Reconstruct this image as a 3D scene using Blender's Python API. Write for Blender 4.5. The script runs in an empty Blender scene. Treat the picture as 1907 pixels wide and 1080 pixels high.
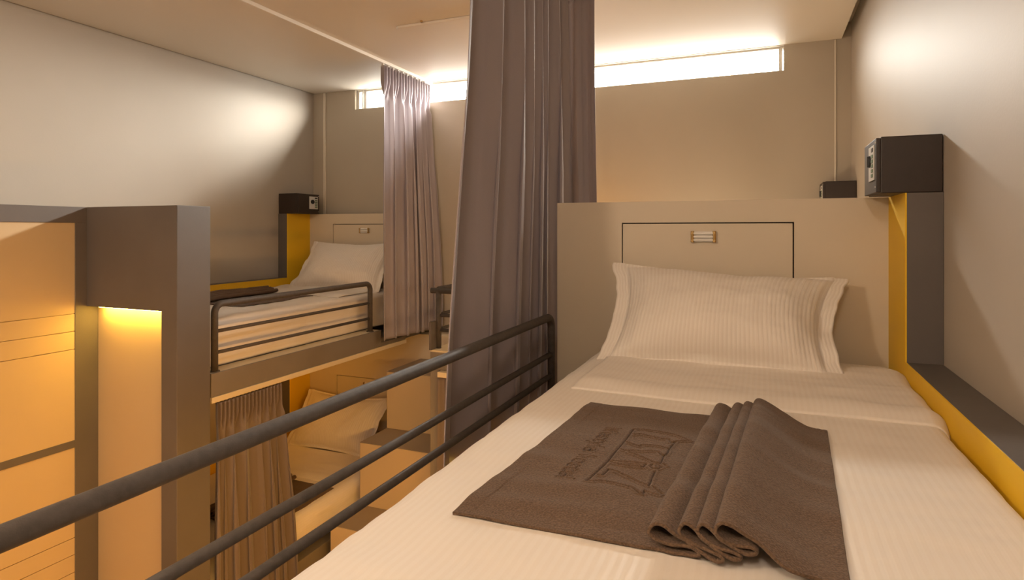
import bpy, bmesh, math, random
from mathutils import Vector, Matrix, noise, kdtree
random.seed(7)
SC = bpy.context.scene
COL = SC.collection
H = 2.18                      # eye height above the floor; geometry below is written relative to the eye
PI = math.pi

# ------------------------------------------------------------------ materials
def _mat(name):
    m = bpy.data.materials.new(name); m.use_nodes = True
    return m, m.node_tree, m.node_tree.nodes['Principled BSDF']

def paint(name, col, rough=.6, var=.04, scale=6., bump=.05, bscale=180., spec=.3, metal=0.):
    m, nt, b = _mat(name); N, L = nt.nodes, nt.links
    tc = N.new('ShaderNodeTexCoord')
    n = N.new('ShaderNodeTexNoise'); n.inputs['Scale'].default_value = scale; n.inputs['Detail'].default_value = 4
    L.new(tc.outputs['Object'], n.inputs['Vector'])
    r = N.new('ShaderNodeValToRGB')
    r.color_ramp.elements[0].color = (*[c*(1-var) for c in col], 1); r.color_ramp.elements[0].position = .3
    r.color_ramp.elements[1].color = (*[min(1, c*(1+var)) for c in col], 1); r.color_ramp.elements[1].position = .7
    L.new(n.outputs['Fac'], r.inputs['Fac']); L.new(r.outputs['Color'], b.inputs['Base Color'])
    b.inputs['Roughness'].default_value = rough; b.inputs['Metallic'].default_value = metal
    b.inputs['Specular IOR Level'].default_value = spec
    if bump:
        n2 = N.new('ShaderNodeTexNoise'); n2.inputs['Scale'].default_value = bscale; n2.inputs['Detail'].default_value = 3
        L.new(tc.outputs['Object'], n2.inputs['Vector'])
        bp = N.new('ShaderNodeBump'); bp.inputs['Strength'].default_value = bump; bp.inputs['Distance'].default_value = .004
        L.new(n2.outputs['Fac'], bp.inputs['Height']); L.new(bp.outputs['Normal'], b.inputs['Normal'])
    return m

def emit(name, col, strength):
    m = bpy.data.materials.new(name); m.use_nodes = True; nt = m.node_tree; nt.nodes.clear()
    e = nt.nodes.new('ShaderNodeEmission'); o = nt.nodes.new('ShaderNodeOutputMaterial')
    e.inputs['Color'].default_value = (*col, 1); e.inputs['Strength'].default_value = strength
    nt.links.new(e.outputs[0], o.inputs[0]); return m

def cloth(name, col, col2=None, stripe=0., rough=.85, bump=.15, weave=900., sheen=.2, spec=.1, var=.03, trans=0., fine=1.5):
    """Fabric; stripe > 0 gives satin stripes running along UV.y, stripe = number per UV unit (metre)."""
    m, nt, b = _mat(name); N, L = nt.nodes, nt.links
    tc = N.new('ShaderNodeTexCoord')
    n = N.new('ShaderNodeTexNoise'); n.inputs['Scale'].default_value = weave; n.inputs['Detail'].default_value = 2
    L.new(tc.outputs['Object'], n.inputs['Vector'])
    mix = N.new('ShaderNodeMix'); mix.data_type = 'RGBA'
    c2 = col2 or tuple(c*(1-var) for c in col)
    mix.inputs[6].default_value = (*col, 1); mix.inputs[7].default_value = (*c2, 1)
    bp = N.new('ShaderNodeBump'); bp.inputs['Strength'].default_value = bump; bp.inputs['Distance'].default_value = .003
    if stripe:
        sx = N.new('ShaderNodeSeparateXYZ'); L.new(tc.outputs['UV'], sx.inputs[0])
        mu = N.new('ShaderNodeMath'); mu.operation = 'MULTIPLY'; mu.inputs[1].default_value = stripe*2*PI
        L.new(sx.outputs['X'], mu.inputs[0])
        si = N.new('ShaderNodeMath'); si.operation = 'SINE'; L.new(mu.outputs[0], si.inputs[0])
        mr = N.new('ShaderNodeMapRange'); mr.inputs[1].default_value = -.5; mr.inputs[2].default_value = .5
        L.new(si.outputs[0], mr.inputs[0]); L.new(mr.outputs[0], mix.inputs[0])
        ad = N.new('ShaderNodeMath'); ad.operation = 'MULTIPLY_ADD'; ad.inputs[1].default_value = .25
        L.new(n.outputs['Fac'], ad.inputs[0]); L.new(mr.outputs[0], ad.inputs[2]); L.new(ad.outputs[0], bp.inputs['Height'])
        rr = N.new('ShaderNodeMapRange'); rr.inputs[3].default_value = rough-.3; rr.inputs[4].default_value = rough
        L.new(mr.outputs[0], rr.inputs[0]); L.new(rr.outputs[0], b.inputs['Roughness'])
    else:
        rp = N.new('ShaderNodeMapRange'); rp.inputs[1].default_value = .5-.25/fine; rp.inputs[2].default_value = .5+.25/fine
        L.new(n.outputs['Fac'], rp.inputs[0]); L.new(rp.outputs[0], mix.inputs[0])
        L.new(n.outputs['Fac'], bp.inputs['Height']); b.inputs['Roughness'].default_value = rough
    L.new(mix.outputs[2], b.inputs['Base Color']); L.new(bp.outputs['Normal'], b.inputs['Normal'])
    b.inputs['Sheen Weight'].default_value = sheen; b.inputs['Sheen Roughness'].default_value = .5
    b.inputs['Specular IOR Level'].default_value = spec
    if trans:
        t = N.new('ShaderNodeBsdfTranslucent'); t.inputs['Color'].default_value = (*col, 1)
        mx = N.new('ShaderNodeMixShader'); mx.inputs[0].default_value = trans
        L.new(b.outputs[0], mx.inputs[1]); L.new(t.outputs[0], mx.inputs[2])
        L.new(mx.outputs[0], N['Material Output'].inputs[0])
    return m

M = {}
M['wall']   = paint('wall_paint', (.46, .41, .345), .55, .02, 3, .06, 120)
M['wallb']  = paint('back_wall_paint', (.45, .395, .315), .6, .02, 3, .06, 120)
M['ceil']   = paint('ceiling_paint', (.80, .745, .66), .5, .01, 2, .02, 100)
M['floor']  = paint('floor_vinyl', (.42, .30, .18), .4, .1, 4, .05, 60)
M['beige']  = paint('beige_laminate', (.66, .57, .44), .45, .015, 3, .02, 200)
M['cream']  = paint('cream_panel', (.55, .415, .245), .5, .02, 3, .02, 200)
M['ledge']  = paint('cream_edge_board', (.66, .56, .38), .5, .02, 3, .02, 200)
M['dark']   = paint('dark_grey_paint', (.122, .105, .094), .5, .06, 5, .05, 150, .4)
M['taupe']  = paint('taupe_paint', (.20, .172, .14), .55, .05, 5, .04, 150)
M['tread']  = paint('tread_laminate', (.30, .235, .165), .5, .04, 5, .03, 150)
M['yellow'] = paint('yellow_paint', (.86, .53, .02), .5, .02, 4, .03, 150)
M['gap']    = paint('dark_gap', (.03, .022, .016), .9, 0, 5, 0)
M['rail']   = paint('black_powder_coat', (.080, .068, .060), .55, .15, 60, .12, 500, .35)
M['safe']   = paint('brown_black_steel', (.026, .015, .010), .45, .1, 30, .08, 400, .5)
M['plate']  = paint('silver_keypad_plate', (.66, .65, .62), .35, .02, 5, 0, 5, .5)
M['knob']   = paint('black_plastic', (.02, .02, .022), .35, .05, 5, 0, 5, .5)
M['keys']   = paint('green_grey_key', (.17, .24, .16), .5, .05, 5, 0)
M['white']  = paint('white_plastic', (.78, .75, .70), .3, .02, 5, 0, 5, .5)
M['brass']  = paint('brushed_brass', (.55, .38, .17), .25, .1, 40, 0, 5, .5, 1.)
M['trim']   = paint('white_trunking', (.68, .62, .52), .5, .02, 5, 0)
M['wframe'] = paint('window_frame_white', (.75, .73, .68), .4, .02, 5, 0)
def glass(name):
    m = bpy.data.materials.new(name); m.use_nodes = True; nt = m.node_tree; nt.nodes.clear()
    t = nt.nodes.new('ShaderNodeBsdfTransparent'); g = nt.nodes.new('ShaderNodeBsdfGlossy'); g.inputs['Roughness'].default_value = .05
    x = nt.nodes.new('ShaderNodeMixShader'); x.inputs[0].default_value = .06; o = nt.nodes.new('ShaderNodeOutputMaterial')
    nt.links.new(t.outputs[0], x.inputs[1]); nt.links.new(g.outputs[0], x.inputs[2]); nt.links.new(x.outputs[0], o.inputs[0]); return m
M['pane']   = glass('window_glass')
M['led']    = emit('warm_led', (1., .60, .09), 85.)
M['sheet']  = cloth('white_striped_cotton', (.80, .735, .655), (.788, .72, .637), 70, .8, .07, 700, .1, .15)
M['pillow'] = cloth('white_striped_pillowcase', (.82, .755, .68), (.77, .70, .62), 72, .8, .28, 700, .1, .15)
M['flange'] = cloth('white_plain_cotton', (.82, .76, .68), None, 0, .85, .1, 700, .1, .15)
M['towel']  = cloth('brown_terry', (.185, .116, .073), (.080, .050, .031), 0, .95, .6, 330, .12, .03, fine=1.)
M['curtain'] = cloth('mauve_grey_satin', (.38, .335, .355), (.34, .30, .32), 0, .58, .08, 900, .25, .35, trans=.10)
M['lowcurtain'] = cloth('brown_grey_drape', (.165, .130, .120), (.135, .105, .097), 0, .55, .08, 900, .3, .3, trans=.06)

# ------------------------------------------------------------------ builders
def tag(o, label=None, cat=None, group=None, kind=None):
    if label: o['label'] = label
    if cat: o['category'] = cat
    if group: o['group'] = group
    if kind: o['kind'] = kind
    return o

def empty(name, loc, label, cat, group=None, kind=None):
    o = bpy.data.objects.new(name, None); COL.objects.link(o)
    o.location = (loc[0], loc[1], loc[2]+H); o.empty_display_size = .1
    return tag(o, label, cat, group, kind)

class MB:
    """Collects shapes (eye-relative coordinates) that end up as ONE mesh object."""
    def __init__(s): s.v, s.f, s.mi, s.uv = [], [], [], None
    def box(s, x0, x1, y0, y1, z0, z1, mi=0):
        n = len(s.v)
        s.v += [(x, y, z) for z in (z0, z1) for y in (y0, y1) for x in (x0, x1)]
        s.f += [tuple(n+i for i in q) for q in ((0,2,3,1),(4,5,7,6),(0,1,5,4),(2,6,7,3),(0,4,6,2),(1,3,7,5))]
        s.mi += [mi]*6; return s
    def prism(s, poly, axis, a0, a1, mi=0):
        n, k = len(s.v), len(poly)
        def P(u, v, a): return {'x': (a, u, v), 'y': (u, a, v), 'z': (u, v, a)}[axis]
        for a in (a0, a1): s.v += [P(u, v, a) for u, v in poly]
        s.f += [tuple(n+i for i in range(k)), tuple(n+k+i for i in reversed(range(k)))]
        s.f += [(n+i, n+(i+1) % k, n+k+(i+1) % k, n+k+i) for i in range(k)]
        s.mi += [mi]*(k+2); return s
    def tube(s, pts, r, n=16, mi=0, caps=True):
        P = [Vector(p) for p in pts]; base = len(s.v)
        t0 = (P[1]-P[0]).normalized()
        ref = Vector((0, 0, 1)) if abs(t0.z) < .9 else Vector((1, 0, 0))
        u = t0.cross(ref).normalized()
        for i, p in enumerate(P):
            t = ((P[min(i+1, len(P)-1)]-p).normalized() + (p-P[max(i-1, 0)]).normalized()).normalized()
            u = (u - t*u.dot(t)).normalized(); w = t.cross(u)
            for k in range(n):
                a = 2*PI*k/n; s.v.append(tuple(p + (u*math.cos(a)+w*math.sin(a))*r))
        for i in range(len(P)-1):
            for k in range(n):
                a, b = base+i*n+k, base+i*n+(k+1) % n
                s.f.append((a, b, b+n, a+n)); s.mi.append(mi)
        if caps:
            s.f.append(tuple(base+k for k in reversed(range(n)))); s.mi.append(mi)
            e = base+(len(P)-1)*n; s.f.append(tuple(e+k for k in range(n))); s.mi.append(mi)
        return s
    def grid(s, fn, nu, nv, uv=None, mi=0):
        base = len(s.v)
        for j in range(nv+1):
            for i in range(nu+1): s.v.append(tuple(fn(i/nu, j/nv)))
        if uv:
            s.uv = s.uv or {}
            for j in range(nv+1):
                for i in range(nu+1): s.uv[base+j*(nu+1)+i] = uv(i/nu, j/nv)
        for j in range(nv):
            for i in range(nu):
                a = base+j*(nu+1)+i
                s.f.append((a, a+1, a+nu+2, a+nu+1)); s.mi.append(mi)
        return s
    def build(s, name, mats, parent=None, bevel=0., smooth=False, solid=0., subs=0, fix=True, kind=None, label=None, cat=None, group=None, offset=0.):
        org = Vector((0, 0, -H)); p = parent
        root = parent
        while root is not None and root.parent is not None: root = root.parent
        if root is not None: org = Vector(root.location) - Vector((0, 0, H))
        if root is None:
            xs = [v[0] for v in s.v]; ys = [v[1] for v in s.v]; zs = [v[2] for v in s.v]
            org = Vector(((min(xs)+max(xs))/2, (min(ys)+max(ys))/2, min(zs)))
        me = bpy.data.meshes.new(name)
        me.from_pydata([tuple(Vector(v)-org) for v in s.v], [], s.f)
        for m in (mats if isinstance(mats, (list, tuple)) else [mats]): me.materials.append(m)
        for i, q in enumerate(me.polygons): q.material_index = s.mi[i]; q.use_smooth = smooth
        if s.uv:
            L = me.uv_layers.new(name='UVMap')
            for lp in me.loops: L.data[lp.index].uv = s.uv.get(lp.vertex_index, (0, 0))
        if fix:
            bm = bmesh.new(); bm.from_mesh(me); bmesh.ops.recalc_face_normals(bm, faces=bm.faces); bm.to_mesh(me); bm.free()
        me.update()
        o = bpy.data.objects.new(name, me); COL.objects.link(o)
        if root is None: o.location = org + Vector((0, 0, H))
        else: o.parent = parent
        if bevel:
            md = o.modifiers.new('edge', 'BEVEL'); md.width = bevel; md.segments = 2; md.limit_method = 'ANGLE'; md.angle_limit = math.radians(40)
        if solid:
            md = o.modifiers.new('thick', 'SOLIDIFY'); md.thickness = solid; md.offset = offset
        if subs:
            md = o.modifiers.new('sub', 'SUBSURF'); md.levels = subs; md.render_levels = subs
        return tag(o, label, cat, group, kind)

def arc_path(pts, r, n=7):
    """Polyline with its inner corners rounded to radius r."""
    P = [Vector(p) for p in pts]; out = [P[0]]
    for a, b, c in zip(P, P[1:], P[2:]):
        d0, d1 = (a-b).normalized(), (c-b).normalized()
        ang = d0.angle(d1); t = r/math.tan(ang/2)
        s, e = b+d0*t, b+d1*t
        cen = b+(d0+d1).normalized()*(r/math.sin(ang/2))
        for k in range(n+1):
            q = (s.lerp(e, k/n)-cen).normalized()*r+cen
            out.append(q)
    return out+[P[-1]]

def copy_tree(o, parent=None):
    c = o.copy(); COL.objects.link(c)
    if parent is not None: c.parent = parent
    for ch in list(o.children): copy_tree(ch, c)
    return c

def fbm(x, y, z=0., sc=1., oct=3):
    return noise.fractal(Vector((x*sc, y*sc, z)), 1., 2., oct)

# ------------------------------------------------------------------ the room
XW, XL, YB, YF, ZC, ZF = .484, -3.567, 4.20, -1.7, 1.163, -H
WZ0, WX0, WX1, RV = 1.000, -3.135, .112, .06       # slit window: sill, ends, reveal depth
MB().box(XL-.1, XW+.1, YF-.1, YB+.1, ZF-.1, ZF).build('floor', M['floor'], kind='structure')
MB().box(XL-.1, XL, YF, YB, ZF, 1.26).build('wall_left', M['wall'], kind='structure')
MB().box(XW, XW+.1, YF, YB, ZF, 1.26).build('wall_right', M['wall'], kind='structure')
MB().box(XL-.1, XW+.1, YF-.1, YF, ZF, 1.26).build('wall_front', M['wall'], kind='structure')
b = MB()
b.box(XL-.1, XW+.1, YB, YB+RV+.06, ZF, WZ0)
b.box(XL-.1, WX0, YB, YB+RV+.06, WZ0, 1.26); b.box(WX1, XW+.1, YB, YB+RV+.06, WZ0, 1.26)
b.box(WX0, WX1, YB+.001, YB+RV+.06, ZC-.003, 1.26)
b.build('wall_back', M['wallb'], kind='structure')
b = MB()
b.box(XL+.014, .432, YF, YB-.0005, ZC, ZC+.03)                 # suspended board, open gap along the side walls
b.box(XL-.1, XW+.1, YF-.1, YB+RV+.06, 1.26, 1.34)
b.build('ceiling', M['ceil'], kind='structure')
w = empty('window_1', ((WX0+WX1)/2, YB, WZ0), None, None, kind='structure')
MB().box(WX0, WX1, YB+RV, YB+RV+.01, WZ0+.012, ZC-.015).build('pane', M['pane'], w)
b = MB()
for z0, z1 in ((WZ0, WZ0+.012), (ZC-.015, ZC-.003)): b.box(WX0, WX1, YB+RV-.03, YB+RV+.03, z0, z1)
for x in (WX0, WX0+.07, -1.55, WX1-.03): b.box(x, x+.022, YB+RV-.03, YB+RV+.03, WZ0+.012, ZC-.015)
b.box(WX0+.055, WX0+.067, YB+.02, YB+.05, WZ0+.0005, ZC-.004)
b.build('frame', M['wframe'], w, bevel=.002)
MB().box(-3.452, -3.432, YB-.014, YB-.0005, .1325, ZC-.003).build('trim_1', M['trim'], kind='structure', bevel=.002)
MB().box(.392, .402, YB-.008, YB-.0005, .115, ZC-.003).build('trim_2', M['trim'], kind='structure', bevel=.002)

# ------------------------------------------------------------------ guard rails
def guard_rail(parent, x, y0, y1, zb, zt, bars, r=.0155, rb=.0105, posts=()):
    g = MB().tube(arc_path([(x, y0, zb), (x, y0, zt), (x, y1, zt), (x, y1, zb)], .045), r)
    for y in posts: g.tube([(x, y, zb), (x, y, zt)], r*.95)
    o = g.build('guard_rail', M['rail'], parent, smooth=True)
    for z in bars: MB().tube([(x, y0, z), (x, y1, z)], rb, 12).build('rail_bar', M['rail'], o, smooth=True)
    for y in (y0, y1): MB().tube([(x, y, zb), (x, y, zb+.004)], r*1.5).build('foot_plate', M['rail'], o)
    return o

def headboard(parent, x0, x1, y, z0, z1, hx0, hx1, hz0, hz1, t=.1):
    """Board with a framed hatch opening; the hatch and its handle are parts."""
    b = MB(); g = .0045
    b.box(x0, hx0, y, y+t, z0, z1); b.box(hx1, x1, y, y+t, z0, z1)
    b.box(hx0, hx1, y, y+t, hz1, z1); b.box(hx0, hx1, y, y+t, z0, hz0)
    b.box(hx0, hx1, y+.025, y+t, hz0, hz1, 1)
    o = b.build('headboard', [M['beige'], M['gap']], parent)
    h = MB().box(hx0+g, hx1-g, y-.0006, y+.02, hz0+g, hz1-g).build('hatch', M['beige'], parent, bevel=.0015)
    hx, hz = (hx0+hx1)/2, hz1-.054
    a = MB()
    a.box(hx-.034, hx+.034, y-.006, y-.0006, hz-.020, hz+.020)
    for dz in (.0125, 0, -.0125):
        a.tube([(hx-.036, y-.010, hz+dz), (hx+.036, y-.010, hz+dz)], .0058, 12)
    for sx in (-1, 1):
        a.tube([(hx+sx*.039, y-.011, hz-.021), (hx+sx*.039, y-.011, hz+.021)], .0062, 14, 1)
        for dz in (-.014, .014): a.tube([(hx+sx*.039, y-.02, hz+dz), (hx+sx*.039, y-.0006, hz+dz)], .0045, 12, 1)
    a.build('handle', [M['white'], M['brass']], h, smooth=False)

def side_ledge(parent, xwall, xin, yp, yh, y0, zl, zt, zb):
    """L-shaped dark upstand against the side wall with a yellow inner face."""
    poly = [(y0, zb), (yh, zb), (yh, zt), (yp, zt), (yp, zl), (y0, zl)]
    s = 1 if xwall > xin else -1
    o = MB().prism(poly, 'x', xin+s*.004, xwall-s*.0006).build('side_ledge', M['dark'], parent, bevel=.0012)
    MB().prism(poly, 'x', xin, xin+s*.004).build('yellow_facing', M['yellow'], o, label='yellow painted inner face')

# ------------------------------------------------------------------ near bunk (the camera looks along it)
ZT, ZM, ZBT, ZBB = .112, -.44, -.68, -.79
nb = empty('bunk_bed', (-.15, 1.4, -.8), 'built-in upper bunk with long black guard rail, broad beige headboard and yellow side ledge', 'bunk bed', 'built-in bunks')
MB().box(-.83, XW-.0006, .36, 2.5, ZBB, ZBT).build('bed_base', M['taupe'], nb, bevel=.003)
headboard(nb, -.788, .387, 2.40, ZBT, ZT, -.521, .097, -.36, .030)
side_ledge(nb, XW, .387, 2.134, 2.40, .36, -.393, ZT, ZBT)
MB().box(.387, XW-.0006, 2.4005, 2.50, ZBT, ZT).build('corner_block', M['beige'], nb)
guard_rail(nb, -.795, .22, 2.345, ZBT, -.347, (-.497, -.583))
b = MB()
MB().box(-.83, -.73, .2, .3595, ZF, ZBT).build('support_post', M['dark'], nb)
MB().box(-.83, -.73, 2.40, 2.5, ZF, ZBB).build('support_post', M['dark'], nb)
led = MB().box(-.815, -.80, .5, 2.3, ZBB-.012, ZBB).build('led_strip', M['led'], nb)  # unseen glowing strip, added to warm the lower aisle

# ------------------------------------------------------------------ opposite bunk, two tiers
XF = -2.42
lb = empty('bunk_bed', (-3.0, 3.1, ZF), 'two-tier built-in bunk along the opposite wall, with short black guard rail and lower berth', 'bunk bed', 'built-in bunks')
b = MB().box(XL+.0006, XF-.012, 2.14, 4.05, ZBB, -.735).box(XL+.0006, XF-.012, 2.14, 3.53, -.735, ZBT-.008)
b.build('bed_base', M['taupe'], lb, bevel=.002)
MB().box(XF-.012, XF, 2.14, 3.53, ZBB-.002, ZBT).box(XF-.012, XF, 3.53, 3.84, ZBB-.002, -.765).build('fascia', M['taupe'], lb, bevel=.002)
MB().box(XF-.11, XF-.0125, 2.14, 3.53, ZBT-.008, ZBT).build('edge_board', M['ledge'], lb, label='cream board along the open edge')
headboard(lb, -3.475, XF, 4.05, ZBT, .1325, -3.24, -2.62, -.36, .052)
MB().box(XL+.0006, -3.4755, 4.0505, 4.15, ZBT, .1325).build('corner_block', M['beige'], lb)
side_ledge(lb, XL, -3.475, 3.79, 4.05, 2.14, -.372, .1325, -.735)
guard_rail(lb, -2.45, 2.185, 3.445, ZBT, -.356, (-.487, -.590), r=.0165, rb=.009)
# lower berth
MB().box(XL+.0006, XF-.063, 2.14, 4.05, ZF, -1.91).build('lower_bed_base', M['taupe'], lb, bevel=.002)
headboard(lb, -3.475, -1.775, 4.052, -1.91, ZBB, -3.204, -2.58, -1.58, -1.168)
side_ledge(lb, XL, -3.475, 3.82, 4.05, 2.14, -1.59, ZBB-.001, -1.91)
MB().box(XL+.0006, -3.4755, 4.0525, 4.15, ZF, ZBB-.001).build('corner_block', M['beige'], lb)

# curtain track carrying the lower drape
tr = MB().box(XF-.008, XF+.006, 2.14, 3.84, ZBB-.030, ZBB-.0025)
tr.build('curtain_track', M['ledge'], bevel=.002, label='cream track under the fascia of the opposite bunk, carrying the lower brown drape', cat='curtain track', group='curtain tracks')

# ------------------------------------------------------------------ partition with lit niche
pt = empty('partition_wall', (-2.9, 1.6, ZF), 'dark framed partition with cream panels and a lit niche beside the opposite bunk', 'partition')
XP, YN = -3.02, 1.95
b = MB()
b.box(XP-.06, XP, -.3, 2.128, .036, ZT); b.box(XP-.06, XP, 1.898, 2.128, ZF, .036)
b.box(XP-.06, XP, -.3, 1.898, -1.028, -.993); b.box(XP-.06, XP, -.3, 1.898, ZF, -2.08); b.box(XP-.06, XP, .35, .39, -2.08, .036)
b.build('frame', M['dark'], pt, bevel=.002)
def grooved(y0, y1, z0, z1, gz, name):
    zs = sorted(gz); b = MB(); cur = z0
    for g in zs+[None]:
        t = (g-.0016) if g else z1
        b.box(XP-.04, XP-.004, y0, y1, cur, t)
        if g: b.box(XP-.04, XP-.012, y0, y1, t, g+.0016); cur = g+.0016
    b.build(name, M['cream'], pt)
for y0, y1 in ((.39, 1.898), (-.3, .35)):
    grooved(y0, y1, -.993, .036, (-.394, -.4775, -.5625), 'panel')
    grooved(y0, y1, -2.08, -1.028, (-1.455, -1.535, -1.619), 'panel')
MB().prism([(XP+.0005, -.365), (-2.511, -.365), (-2.511, ZF), (-2.412, ZF), (-2.412, ZT), (XP+.0005, ZT)], 'y', YN, 2.128).build('portal', M['dark'], pt, bevel=.0025)
MB().box(XP+.0005, -2.5115, 2.005, 2.12, ZF, -.3655).build('niche_panel', M['cream'], pt, bevel=.002, label='cream panel inside the niche')
MB().box(-2.96, -2.53, 1.970, 1.995, -.3690, -.3655).build('led_strip', M['led'], pt, label='glowing warm strip under the header')

# ------------------------------------------------------------------ stairs
def STEP(root): return [c for c in COL.objects if c.parent is root][-1]
st = empty('staircase', (-2.1, 3.5, ZF), 'box steps in the aisle leading up beside the opposite bunk', 'stairs')
for y, z in ((2.999, -1.773), (3.290, -1.368), (3.595, -.975)):
    MB().box(XF+.001, -1.767, y, 4.05, (ZF if z < -1.7 else {-1.368: -1.773, -.975: -1.368}[z])+.0003, z-.004).build('step', M['cream'], st, bevel=.003)
    MB().box(XF+.001, -1.767, y-.002, 4.05, z-.0038, z).build('tread', M['tread'], STEP(st), bevel=.001)

# ------------------------------------------------------------------ bunk across the end of the room
eb = empty('bunk_bed', (-.65, 3.6, ZF), 'bunk across the end of the aisle, mostly hidden behind the tall grey curtain', 'bunk bed', 'built-in bunks')
Y3 = 3.05
MB().box(-1.76, XW-.0006, Y3, YB-.0006, ZBB, ZBT-.01).build('bed_base', M['taupe'], eb, bevel=.002)
MB().box(-1.76, XW-.0006, Y3, YB-.0006, ZBT-.01, ZBT).build('edge_board', M['ledge'], eb, label='cream ledge board')
MB().box(-1.76, -1.70, Y3, Y3+.07, ZF, ZBB).build('support_post', M['taupe'], eb, bevel=.002)
MB().box(-1.762, -1.748, 3.04, 3.10, ZBT, -.52).build('end_board', M['dark'], eb)
b = MB()
b.tube(arc_path([(-1.79, 3.117, -.349), (-1.0, 3.117, -.349), (-1.0, 3.117, ZBT)], .045), .0165)
b.tube([(-1.743, 3.117, ZBT), (-1.743, 3.117, -.349)], .0165)
b.tube(arc_path([(-1.743, 3.117, -.338), (-1.743, 4.15, -.338), (-1.743, 4.15, ZBT)], .045), .0150)
g = b.build('guard_rail', M['rail'], eb, smooth=True)
for z in (-.489, -.575):
    MB().tube([(-1.755, 3.117, z), (-1.0, 3.117, z)], .0105, 12).build('rail_bar', M['rail'], g, smooth=True)
    MB().tube([(-1.743, 3.117, z+.004), (-1.743, 4.15, z+.004)], .0095, 12).build('rail_bar', M['rail'], g, smooth=True)
MB().box(.387, XW-.0006, 3.958, YB-.015, ZBT, ZT).build('headboard', M['dark'], eb, bevel=.002)

# ------------------------------------------------------------------ electronic safes
def make_safe(loc, label):
    """Body .17 x .235 x .172, keypad door on the -X side."""
    r = empty('electronic_safe', loc, label, 'safe', 'electronic safes on the bunk corners')
    x, y, z = loc; W, D, Hh = .170, .236, .171
    b = MB().box(x+.012, x+W, y, y+D, z, z+Hh); b.build('body', M['safe'], r, bevel=.003)
    d = MB().box(x, x+.0125, y+.003, y+D-.003, z+.003, z+Hh-.003).build('door', M['safe'], r, bevel=.002)
    p = MB().box(x-.004, x, y+.022, y+.118, z+.042, z+.150).build('keypad_plate', M['plate'], r, bevel=.0015)
    k = MB()
    k.tube([(x-.009, y+.086, z+.104), (x-.0035, y+.086, z+.104)], .0185, 24)
    k.box(x-.013, x-.0085, y+.082, y+.090, z+.087, z+.121)
    k.build('knob', M['knob'], p, smooth=False)
    MB().box(x-.0055, x-.004, y+.030, y+.058, z+.130, z+.142).build('display', M['knob'], p)
    for j in range(5):
        for i in range(3):
            MB().box(x-.0065, x-.004, y+.031+i*.0095, y+.038+i*.0095, z+.052+j*.0148, z+.062+j*.0148).build('key', M['keys'], p)
    for dz in (.02, .155): MB().tube([(x-.002, y+.012, z+dz), (x, y+.012, z+dz)], .003, 10).build('rivet', M['plate'], d)
    return r
s1 = make_safe((.312, 2.136, ZT), 'black safe on the yellow-faced corner above the near pillow')
s2 = copy_tree(s1); s2.location = (.312, 3.958, ZT+H); s2['label'] = 'small black safe by the end wall, peeking above the beige headboard'
s3 = copy_tree(s1); s3.rotation_euler = (0, 0, PI); s3.location = (XL+.003+.17+.312-.312, 3.79+.236, .1325+H); s3['label'] = 'black safe with white keypad plate above the pillow of the opposite bunk'
s3.scale = (1.16, 1.04, .93)
s3.location.x = XL+.003+.17*1.16; s3.location.y = 3.792+.236*1.04

# ------------------------------------------------------------------ bedding
def resample(pts, n):
    d = [0.]
    for a, b in zip(pts, pts[1:]): d.append(d[-1]+math.dist(a, b))
    out, j = [], 0
    for i in range(n+1):
        t = d[-1]*i/n
        while j < len(pts)-2 and d[j+1] < t: j += 1
        k = (t-d[j])/max(1e-9, d[j+1]-d[j]); out.append(tuple(a+(b-a)*k for a, b in zip(pts[j], pts[j+1])))
    return out, d[-1]

def bump_z(x, y, seed=0.):
    """Soft undulation of the made-up bed top."""
    return .006*fbm(x, y, 3.1+seed, 2.2, 2) + .0030*fbm(x*1.0, y*2.5, 9.7+seed, 5, 2) + .0022*max(0, fbm(x*2+y, y*6, 1.7+seed, 2.2, 2))

def section(xa, xb, zt, za, zb, ra, rb):
    """Cross-section: hem at (xa, za), rounded over the top zt, down to (xb, zb)."""
    p = [(xa+.006, za), (xa, zt-ra)]
    for k in range(1, 13):
        a = PI-k/12*PI/2; p.append((xa+ra+ra*math.cos(a), zt-ra+ra*math.sin(a)))
    for k in range(0, 13):
        a = PI/2-k/12*PI/2; p.append((xb-rb+rb*math.cos(a), zt-rb+rb*math.sin(a)))
    p.append((xb, zb)); return p

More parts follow.
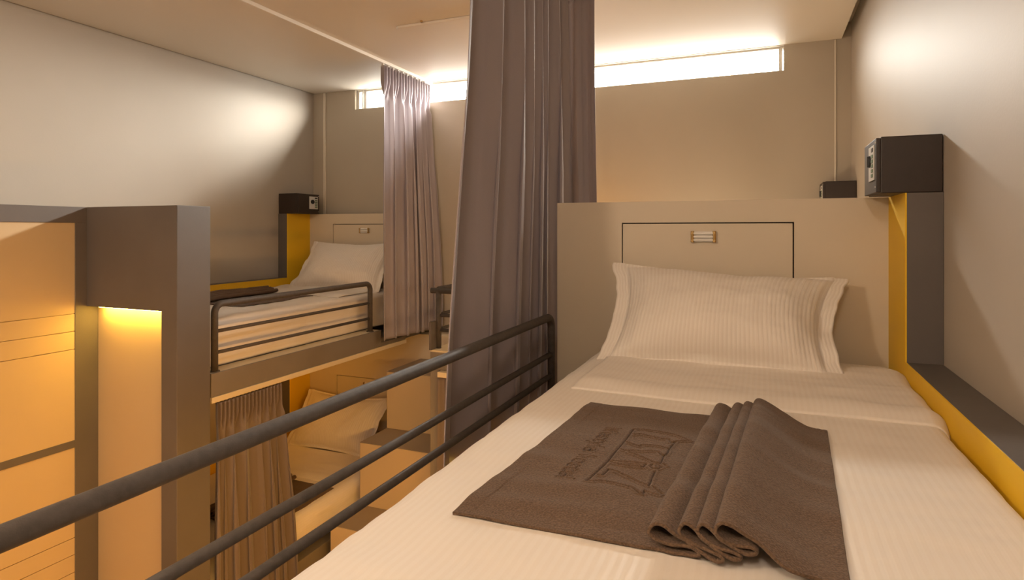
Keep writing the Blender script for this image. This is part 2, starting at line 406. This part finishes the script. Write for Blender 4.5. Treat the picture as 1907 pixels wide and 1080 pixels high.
def duvet(label, xa, xb, y0, y1, zt, za, zb, ra, rb, fold, seed, open_low=True, ny=150, mats=None):
    S, Ls = resample(section(xa, xb, zt, za, zb, ra, rb), 110)
    def surf(u, y, lift=0., out=0.):
        i = u*110; k = min(109, int(i)); f = i-k
        x = S[k][0]+(S[k+1][0]-S[k][0])*f; z = S[k][1]+(S[k+1][1]-S[k][1])*f
        tx, tz = S[k+1][0]-S[k][0], S[k+1][1]-S[k][1]; l = math.hypot(tx, tz); nx, nz = -tz/l, tx/l
        side = max(0, min(1, (zt-z)/.07))
        d = bump_z(x, y, seed)*(1-side) + side*(.005*fbm(y*3, z*9, seed+5, 2.2, 3)+.004*fbm(y*9, z*3, seed+1, 1.5, 2)-.004)
        d += lift
        end = max(0., min(1., (y-(y1-.05))/.05)); z -= .05*(1-math.sqrt(max(0, 1-end*end)))
        if side > .5 and ((nx < 0) == open_low) and z < zt-ra: d = min(d, .004)
        return (x+nx*d, y, z+nz*d)
    m = MB().grid(lambda u, v: surf(u, y0+(y1-y0)*v), 110, ny, lambda u, v: (u*Ls, (y1-y0)*v))
    o = m.build('duvet', mats or M['sheet'], smooth=True, solid=.006, offset=-1, label=label, cat='duvet')
    if fold:
        f0, f1, ua, ub = fold
        def fs(u, v):
            u = ua+(ub-ua)*u
            edge = 1-abs(2*v-1)**6; e2 = max(0, 1-(min(u-ua, ub-u)/(.03)))**2
            y = f0+(f1-f0)*v + .012*fbm(u*4, 1., seed, 1.5, 2)*(1-v) + .006*math.sin(u*9+seed)*(1-v)
            hump = .010*math.exp(-((v-.10)/.12)**2)+.012*math.exp(-((v-.9)/.15)**2)
            return surf(u, y, .0035+(.008+hump+.004*fbm(u*6, v*3, seed+8, 1.3, 2))*edge*(1-.6*e2))
        g = MB().grid(fs, 110, 60, lambda u, v: (u*Ls*(ub-ua)+.007, v*.5))
        g.build('turned_down_fold', M['sheet'], o, smooth=True, solid=.0045, offset=-1)
    return o, surf

def pillow(label, c, width, height, slope, H0, seed, mats=None, skew=(0, 0, 0, 0), fl=.034, flt=.014, sag=.012, mirror=1, pin=(.075, .10)):
    """Stuffed pillow with a flange; c = centre, slope = lean angle above the mattress; skew lifts/moves corners."""
    U = Vector((0, math.cos(slope), math.sin(slope))); N = Vector((0, -math.sin(slope), math.cos(slope))); X = Vector((1, 0, 0))
    a, b = width/2-fl, height/2-flt; C = Vector(c)
    def pt(s, t, front):
        # s, t in -1..1 over the stuffed body, beyond that the flange
        S = max(-1, min(1, s)); T = max(-1, min(1, t))
        h = max(0., (1-abs(S)**2.6))**.55 * max(0., (1-abs(T)**2.6))**.55
        pinx = 1-pin[0]*(1-T*T); piny = 1-pin[1]*(1-S*S)
        x = S*a*pinx; y = T*b*piny
        ox, oy = (s-S)*a, (t-T)*b
        wob = 0.
        if abs(s) > 1 or abs(t) > 1:
            wob = .012*fbm(s*1.6, t*1.7, seed+(2 if s > 0 else 0), 1.2, 2)*(1 if abs(s) > 1 else .3)+.005*math.sin(6*t+seed*3+s)*(abs(s) > 1)
            ox += .009*fbm(t*2, seed, 4., 1.4, 2)*(abs(s) > 1)
        k = ((1+math.copysign(1, s)*0)); 
        lift = skew[0]*(1-S)*(1+T)/4 + skew[1]*(1+S)*(1+T)/4
        sh = skew[2]*(1-S)*(1-T)/4 + skew[3]*(1+S)*(1-T)/4
        y += lift - sag*math.exp(-((S-.25)/.45)**2)*max(0, T); x += sh
        hh = H0*h*(1+.10*fbm(S*1.6, T*1.6, seed, 1, 3))*(1-.15*T) + .007*h*fbm(S*4.5, T*1.8, seed+4, 1.2, 3)*(.35+abs(S))
        crease = -.006*math.exp(-((abs(S)-.86)/.05)**2)*(.5+.5*math.sin(T*9+seed))
        z = (hh+crease*(h > 0) if front else -.62*hh) + wob + (.0025 if front else -.0025)
        # the resting edge rolls on to the mattress, the flange at the top tips back
        return C + X*(x+ox)*mirror + U*(y+oy) + N*z
    nu, nv = 96, 64; fs, ft = fl/a, flt/b
    def span(i, n, f):
        k = 7
        if i < k: return -1-f+f*i/k
        if i > n-k: return 1+f*(i-(n-k))/k
        return -1+2*(i-k)/(n-2*k)
    m = MB()
    for front in (True, False):
        m.grid(lambda u, v: pt(span(round(u*nu), nu, fs), span(round(v*nv), nv, ft), front), nu, nv, lambda u, v: (u*width, v*height))
    n1 = (nu+1)*(nv+1)
    ring = [i for i in range(nu+1)]+[j*(nu+1)+nu for j in range(1, nv+1)]+[nv*(nu+1)+i for i in range(nu-1, -1, -1)]+[j*(nu+1) for j in range(nv-1, 0, -1)]
    for p, q in zip(ring, ring[1:]+ring[:1]):
        m.f.append((p, q, q+n1, p+n1)); m.mi.append(0)
    return m.build('pillow', mats or M['pillow'], smooth=True, label=label, cat='pillow', group='pillows with flanged cases')

# towel: accordion of pleats at one side, flat the rest, centimetres (u, z)
PROF = [(-31,.35),(-24,.3),(-16,.35),(-8,.3),(-3,.35),(1,.4),(4.2,.45),(5.8,1.0),(5.0,1.6),(2.4,1.5),(.4,1.6),(-.9,2.5),(-.2,3.75),(1.2,3.75),
        (2.8,2.85),(5.0,1.9),(7.4,1.0),(8.8,1.25),(8.2,1.9),(5.8,2.15),(3.9,2.6),(3.1,3.5),(3.8,4.6),(4.9,4.4),(6.4,3.3),(8.4,2.3),(10.0,1.6),
        (11.0,1.95),(10.2,2.5),(8.0,2.85),(6.3,3.2),(5.5,4.1),(6.1,5.2),(7.2,5.0),(8.6,4.0),(10.4,3.0),(12.0,2.4),(12.9,2.8),(12.1,3.4),(10.2,3.5),
        (8.6,3.9),(7.8,4.9),(8.5,6.1),(9.9,5.9),(11.8,4.8),(14.2,3.3),(16.6,1.9),(18.8,.95),(21,.5),(23.4,.35)]
LOGO = [
    [(-0.2833,1.0231),(-0.2786,1.0708),(-0.2733,1.1258),(-0.2674,1.2273),(-0.2625,1.3307)],
    [(-0.2625,1.3307),(-0.2393,1.3386),(-0.21,1.3384),(-0.1907,1.3383),(-0.168,1.3279),(-0.1495,1.3088),(-0.1403,1.2978),(-0.1546,1.2941),(-0.1678,1.2901),(-0.1766,1.2792),(-0.1828,1.2989),(-0.1986,1.2961),(-0.218,1.2996),(-0.2428,1.3049),(-0.2556,1.2958)],
    [(-0.1684,1.2862),(-0.1724,1.265),(-0.1751,1.2443)],
    [(-0.2602,1.2484),(-0.2446,1.2403),(-0.2318,1.2335),(-0.2291,1.2431),(-0.2141,1.2493),(-0.1939,1.2505),(-0.1782,1.243),(-0.1751,1.2443),(-0.174,1.2177),(-0.179,1.1986)],
    [(-0.2618,1.2017),(-0.2519,1.1976),(-0.2376,1.2048),(-0.2219,1.2045),(-0.206,1.2145),(-0.1905,1.2142),(-0.184,1.2004),(-0.1748,1.2042)],
    [(-0.2451,1.1917),(-0.2267,1.1828),(-0.2093,1.1708),(-0.1923,1.1591),(-0.1789,1.1537),(-0.1783,1.1773),(-0.179,1.1986)],
    [(-0.2677,1.1342),(-0.2565,1.1278),(-0.2345,1.1248),(-0.2055,1.1267),(-0.202,1.1442),(-0.2171,1.144),(-0.2423,1.1416),(-0.2634,1.1391),(-0.2677,1.1342)],
    [(-0.1944,1.1343),(-0.1878,1.1253),(-0.1787,1.1262),(-0.1733,1.1371),(-0.1798,1.1462),(-0.1914,1.1474),(-0.1944,1.1343)],
    [(-0.1723,1.154),(-0.1664,1.1458)],
    [(-0.2716,1.0599),(-0.2655,1.064),(-0.2618,1.096),(-0.2464,1.0926),(-0.2207,1.0781),(-0.1997,1.0627),(-0.1835,1.0539),(-0.182,1.0674),(-0.1825,1.0938),(-0.1817,1.1136)],
    [(-0.2781,1.0226),(-0.2721,1.0225),(-0.2666,1.0325),(-0.2551,1.0347),(-0.2395,1.036),(-0.223,1.0326),(-0.2051,1.03),(-0.1975,1.0208),(-0.1902,1.0119),(-0.185,1.014),(-0.1844,1.0262),(-0.1736,1.0235),(-0.162,1.0211)],
    [(-0.1749,1.0539),(-0.1653,1.0414),(-0.1558,1.0284)],
]
def catmull(P, step):
    out = []
    for i in range(len(P)-1):
        p0, p1, p2, p3 = P[max(i-1, 0)], P[i], P[i+1], P[min(i+2, len(P)-1)]
        n = max(3, int(math.dist(p1, p2)/(step if p2[0] <= 1.1 and p2[1] < .5 else max(step, .28))))
        for k in range(n):
            t = k/n
            out.append(tuple(.5*((2*b)+(c-a)*t+(2*a-5*b+4*c-d)*t*t+(3*b-a-3*c+d)*t**3) for a, b, c, d in zip(p0, p1, p2, p3)))
    return out+[P[-1]]

def text_outline(body, size):
    cu = bpy.data.curves.new('lettering', 'FONT'); cu.body = body; cu.size = size; cu.resolution_u = 4
    o = bpy.data.objects.new('lettering', cu); COL.objects.link(o)
    dg = bpy.context.evaluated_depsgraph_get(); me = o.evaluated_get(dg).to_mesh()
    cnt = {}
    for p in me.polygons:
        for e in p.edge_keys: cnt[e] = cnt.get(e, 0)+1
    segs = [(me.vertices[a].co.to_2d(), me.vertices[b].co.to_2d()) for (a, b), c in cnt.items() if c == 1]
    o.evaluated_get(dg).to_mesh_clear(); bpy.data.objects.remove(o); bpy.data.curves.remove(cu)
    return segs

def towel(label, x0, y0, length, shear, zt, under, step, rows, emboss, mirror=1):
    prof = catmull(PROF, step)
    kd = None
    if emboss:
        pts = []
        for st_ in LOGO:
            for a, b_ in zip(st_, st_[1:]):
                n = max(1, int(math.dist(a, b_)/.0008))
                pts += [(a[0]+(b_[0]-a[0])*k/n, a[1]+(b_[1]-a[1])*k/n) for k in range(n+1)]
        pts.append('text'); segs = text_outline('lifestyle hostel', .05)
        xs = [q.x for s_ in segs for q in s_]; ys = [q.y for s_ in segs for q in s_]
        for a, b_ in segs:
            n = max(1, int((a-b_).length/.0008))
            for k in range(n+1):
                q = a.lerp(b_, k/n)
                f = (q.x-min(xs))/(max(xs)-min(xs)); g = (q.y-min(ys))/(max(ys)-min(ys))
                pts.append((-.334+.046*g-.017*f, 1.330-.305*f))      # reads towards the viewer, tops to the right
        nlogo = pts.index('text'); pts.remove('text')
        kd = kdtree.KDTree(len(pts))
        for i, q in enumerate(pts): kd.insert((q[0], q[1], 0), i)
        kd.balance()
    nu = len(prof)-1
    def fn(u, v):
        i = round(u*nu); pu, pz = prof[i]
        y = y0+length*v; pu /= 100; pz /= 100
        pleat = max(0, min(1, (pu*100+2)/3))
        # pleats relax a little and fan towards the far end, the outer flap is longer at the near corner
        pu2 = pu*(1-.04*v*pleat)
        x = x0+mirror*pu2+shear*(y-.845 if emboss else y-y0)
        flat = 1-pleat
        ripple = .0035*math.exp(-((v-.22-.25*(pu+.2))/.045)**2)*flat+.003*math.exp(-((v-.10-.2*(pu+.2))/.04)**2)*flat
        if pu < -.28: ripple += .002*math.sin(v*9)
        z = zt+pz*(1-.10*v*pleat)+ripple*max(0, min(1, (-pu-.02)/.08))+.0018*fbm(pu*7, y*4, 2.2, 1.5, 2)
        if pleat: y += .010*fbm(pu*22, 7.7, v*.6, 1., 2)*pleat - .012*max(0, min(1, (pu-.10)/.12))*(1-v)
        if pu > .205 and i > nu-60: z -= .0006*(math.sin(pu*2*PI*220) > .4)
        z += under(x, y)
        if kd and flat > .9:
            _, ki, d = kd.find((x, y, 0))
            if ki < nlogo: z += -.0062*math.exp(-(d/.0017)**2)+.0020*math.exp(-((d-.0048)/.0022)**2)
            else: z += -.0042*math.exp(-(d/.0012)**2)+.0010*math.exp(-((d-.0030)/.0014)**2)
        return (x, y, z)
    m = MB().grid(fn, nu, rows)
    return m.build('towel', M['towel'], smooth=True, solid=.0042, offset=0, label=label, cat='towel', group='brown bath towels')

dv, _ = duvet('white striped duvet on the near upper bunk, turned down at the pillow', -.632, .383, .40, 2.33, ZM, -.672, -.60, .12, .035,
              (1.640, 2.215, .235, .962), 0.)
pillow('large white striped pillow with flange edges on the near upper bunk', (-.140, 2.190, -.290), .800, .430, math.radians(46), .118, 1.3,
       skew=(.008, -.032, .006, -.040), pin=(.105, .09), fl=.046)
towel('dark brown pleated towel with embossed logo, spread on the near white duvet', -.138, .845, .665, .062, ZM, lambda x, y: bump_z(x, y, 0.), .13, 430, True)

# opposite upper berth
dv2, _ = duvet('white duvet on the opposite upper bunk behind the short guard rail', -3.470, -2.525, 2.15, 3.98, ZM, -.60, -.676, .035, .05,
               (3.30, 3.80, .06, .78), 4., open_low=False, ny=110)
pillow('white pillow propped in the corner of the opposite upper bunk', (-2.955, 3.83, -.265), .82, .46, math.radians(50), .085, 5.1, skew=(-.005, .0, 0, 0), mirror=1)
towel('brown folded towel behind the guard rail of the opposite upper bunk', -3.06, 2.66, .62, -.06, ZM, lambda x, y: bump_z(x, y, 4.), .5, 60, False, mirror=-1)
# opposite lower berth
dv3, _ = duvet('cream duvet of the lower berth under the opposite bunk, bathed in orange light', -3.470, -2.478, 2.16, 3.98, -1.645, -1.80, -1.832, .035, .07,
               (3.22, 3.72, .06, .80), 8., open_low=False, ny=100)
pillow('white pillow in the lower berth, seen between the near rail bars', (-3.0, 3.80, -1.455), .78, .46, math.radians(52), .09, 8.4)
towel('brown folded towel in the lower berth beside the brown drape', -2.83, 2.56, .62, -.03, -1.645, lambda x, y: bump_z(x, y, 8.), .5, 60, False, mirror=-1)

# ------------------------------------------------------------------ curtains
def curtain(name, label, t0, t1, b0, b1, zt, zb, folds, amp, seed, mat, head=False, sharp=.35, nu=260, nv=70, group=None, gather=.55, wild=.35, widths=None, omega=.38):
    t0, t1, b0, b1 = map(Vector, (t0, t1, b0, b1))
    nrm = Vector((t1.y-t0.y, -(t1.x-t0.x))).normalized()
    rng = random.Random(seed); w = [1+wild*(rng.random()*2-1)*1.6 for _ in range(folds)]; w = widths or w; tot = sum(w); w = [q/tot for q in w]
    am = [1+.45*(rng.random()*2-1) for _ in range(folds)]
    cum = [0.]
    for q in w: cum.append(cum[-1]+q)
    def wave(s):
        k = 0
        while k < folds-1 and cum[k+1] < s: k += 1
        f = (s-cum[k])/w[k]
        a = am[k]*(1-f)+am[(k+1) % folds]*f
        c = math.cos(2*PI*f); c = math.copysign(abs(c)**(1-sharp), c)
        return a*c, math.sin(4*PI*f)*a
    def fn(u, v):
        e = v*v*(3-2*v)
        s = u+.012*fbm(u*3, v*1.8, seed, 1.2, 2)*v
        s = max(0, min(1, s))
        p = t0.lerp(t1, s).lerp(b0.lerp(b1, s), e)
        a, q = wave(s)
        A = amp*(gather+(1-gather)*min(1, v*2.2))
        if head and v < .06:
            A = amp*.5
            a = math.cos(2*PI*s*folds*2.5)
        elif head and v < .12:
            f = (v-.06)/.06; a = a*f+math.cos(2*PI*s*folds*2.5)*(1-f); A = amp*.5*(1-f)+A*f
        a += .25*fbm(u*8, v*1.2, seed+2, 1., 2)*min(1, v*3)
        along = (t1-t0).normalized()*(-omega*A*q*min(1, v*2))
        p = p+nrm*(A*max(-1.25, min(1.25, a)))+along
        return (p.x, p.y, zt+(zb-zt)*v)
    m = MB().grid(fn, nu, nv)
    return m.build(name, mat, smooth=True, solid=.0022, offset=0, label=label, cat='curtain', group=group)

curtain('curtain', 'tall mauve-grey curtain hanging in broad folds outside the long guard rail beside the headboard', (-.888, 1.765), (-.888, 2.80), (-.893, 1.565), (-.888, 2.82),
        1.140, -.80, 7, .036, 11, M['curtain'], group='mauve-grey curtains', sharp=.15, widths=[1.9, 1.5, 1.1, .7, .6, .9, 1.1], omega=.75, nu=420, nv=110)
curtain('curtain', 'mauve curtain behind the tall one, its lower part hidden by the beige headboard', (-1.24, 2.905), (-.762, 2.905), (-1.24, 2.90), (-.735, 2.90),
        1.140, -.72, 6, .024, 5, M['curtain'], group='mauve-grey curtains', sharp=.3, nu=260, nv=80)
cl = curtain('curtain', 'pleated mauve curtain drawn back at the head of the opposite upper bunk', (-2.415, 3.53), (-2.415, 4.165), (-2.383, 3.475), (-2.31, 4.15),
        1.128, -.742, 7, .040, 23, M['curtain'], head=True, group='mauve-grey curtains', sharp=.15, omega=.7, nu=320, nv=90)
for k in range(10):
    y = 3.545+.061*k
    MB().box(-2.424, -2.408, y-.006, y+.006, 1.120, 1.144).build('curtain_glider', M['white'], cl)
curtain('curtain', 'brown drape closing part of the lower berth beside the dark portal', (-2.425, 2.17), (-2.425, 2.60), (-2.425, 2.17), (-2.425, 2.69),
        -.826, -2.13, 7, .027, 31, M['lowcurtain'], head=True, group='brown drapes of the lower berths', sharp=.15, omega=.7, nu=260, nv=80)
curtain('curtain', 'narrow brown drape under the end bunk, next to the stairs', (-1.69, 3.018), (-1.15, 3.018), (-1.69, 3.018), (-1.15, 3.018),
        -.826, -2.13, 7, .018, 41, M['lowcurtain'], group='brown drapes of the lower berths', sharp=.2)
b = MB().box(-2.432, -2.400, -1.0, YB-.004, ZC-.022, ZC-.0003); b.build('curtain_track', M['ceil'], bevel=.003,
    label='long white ceiling track above the edge of the opposite bunk', cat='curtain track', group='curtain tracks')
t2 = MB().box(-1.93, -.72, 2.975, 3.010, ZC-.014, ZC-.0003).build('curtain_track', M['ceil'], bevel=.003,
    label='short white ceiling track running behind the tall curtain', cat='curtain track', group='curtain tracks')
MB().box(-1.945, -1.93, 2.982, 3.003, ZC-.013, ZC-.0003).build('end_stop', M['white'], t2, bevel=.002)
MB().tube([(-1.76, 2.952, ZC-.010), (-1.76, 2.952, ZC-.0003)], .007, 12).build('ceiling_hook', M['brass'], label='tiny metal hook in the ceiling beside the short track', cat='hook')
MB().box(-.905, -.872, -.2, 2.92, ZC-.022, ZC-.0003).box(-1.26, -.74, 2.89, 2.92, ZC-.0219, ZC-.0003).build('curtain_track', M['ceil'], bevel=.003,
    label='white ceiling track above the near bunk, carrying the tall curtain', cat='curtain track', group='curtain tracks')
MB().box(-1.69, -1.0, 3.008, 3.030, ZBB-.030, ZBB-.001).box(-1.69, -1.0, 3.030, 3.0495, ZBB-.012, ZBB-.001).build('curtain_track', M['ledge'],
    label='cream track under the end bunk, carrying the narrow brown drape', cat='curtain track', group='curtain tracks')

# ------------------------------------------------------------------ light
def area(name, loc, rot, size, power, col, sy=None):
    l = bpy.data.lights.new(name, 'AREA'); l.energy = power; l.color = col
    l.shape = 'RECTANGLE' if sy else 'DISK'; l.size = size
    if sy: l.size_y = sy
    o = bpy.data.objects.new(name, l); COL.objects.link(o); o.location = (loc[0], loc[1], loc[2]+H); o.rotation_euler = rot
    return o
def point(name, loc, power, col, r=.03):
    l = bpy.data.lights.new(name, 'POINT'); l.energy = power; l.color = col; l.shadow_soft_size = r
    o = bpy.data.objects.new(name, l); COL.objects.link(o); o.location = (loc[0], loc[1], loc[2]+H); return o
WARM, AMBER = (1., .79, .58), (1., .46, .10)
LP = dict(aisle=64., bed=30., berth=2.4, step=32., end=6., ground=19., band=170.)
point('aisle_ceiling_lamp', (-1.75, -.6, .95), LP['aisle'], WARM, .12)
point('bed_ceiling_lamp', (-.05, -.7, .95), LP['bed'], (1., .82, .66), .12)
point('lower_berth_lamp', (-3.30, 3.45, -.95), LP['berth'], (1., .40, .05))
area('added_under_bunk_light', (-.87, 1.5, -.84), (0, math.radians(34), 0), .05, LP['step'], AMBER, sy=1.8)  # unseen amber light added for the orange glow on stairs and aisle
area('added_under_bunk_light', (-.87, .2, -.84), (0, math.radians(34), 0), .05, 11., (1., .46, .10), sy=1.2)  # second unseen light, added to turn the partition panels orange
point('end_wall_fill', (-.35, 3.55, -.15), 11., (1., .76, .50), .08)  # fill light added behind the headboard to brighten the back wall
point('end_berth_lamp', (-1.15, 3.75, -.05), LP['end'], AMBER)
pl = area('window_portal', ((WX0+WX1)/2, YB+RV-.04, (WZ0+ZC)/2), (-PI/2, 0, 0), WX1-WX0, 1., (1, 1, 1), sy=ZC-WZ0)
pl.data.cycles.is_portal = True
# sky seen through the slit: bright band low over the roofs, an eave-dark zone above it, pale ground bounce below
wd = bpy.data.worlds.new('world'); SC.world = wd; wd.use_nodes = True
nt = wd.node_tree; N, L = nt.nodes, nt.links; bg = N['Background']
tc = N.new('ShaderNodeTexCoord'); sx = N.new('ShaderNodeSeparateXYZ'); L.new(tc.outputs['Generated'], sx.inputs[0])
mr = N.new('ShaderNodeMapRange'); mr.inputs[1].default_value = -1; mr.inputs[2].default_value = 1; L.new(sx.outputs['Z'], mr.inputs[0])
rp = N.new('ShaderNodeValToRGB'); L.new(mr.outputs[0], rp.inputs['Fac'])
asy = N.new('ShaderNodeMath'); asy.operation = 'MULTIPLY_ADD'; asy.inputs[1].default_value = .80; asy.inputs[2].default_value = .8
L.new(sx.outputs['X'], asy.inputs[0])                # sky made brighter towards +X, so the right wall gets less light
st_ = N.new('ShaderNodeMath'); st_.operation = 'MULTIPLY'; L.new(asy.outputs[0], st_.inputs[0]); L.new(st_.outputs[0], bg.inputs['Strength'])
def at(z): return (z+1)/2
E = rp.color_ramp.elements
vals = [(0., LP['ground']), (at(-.02), LP['ground']), (at(.10), LP['band']*.6), (at(.30), LP['band']), (at(.50), LP['band']), (at(.53), 2.5)]
mx = LP['band']
while len(E) < len(vals): E.new(.5)
for e, (p_, v_) in zip(E, vals):
    e.position = p_; q = v_/mx; e.color = (q, q*.955, q*.87, 1)
L.new(rp.outputs['Color'], bg.inputs['Color']); st_.inputs[1].default_value = mx

# ------------------------------------------------------------------ camera
cam = bpy.data.cameras.new('camera'); co = bpy.data.objects.new('camera', cam); COL.objects.link(co)
F, HY = 1142., 429.
cam.sensor_fit = 'HORIZONTAL'; cam.sensor_width = 36.; cam.lens = F/1907*36; cam.shift_y = -(540-HY)/1907
cam.clip_start = .02
co.location = (0, 0, H); co.rotation_euler = (PI/2, 0, math.atan(470.5/F))
SC.camera = co
vs = SC.view_settings
vs.view_transform = 'Standard'; vs.look = 'None'; vs.gamma = 1; vs.use_curve_mapping = False; vs.exposure = 0.
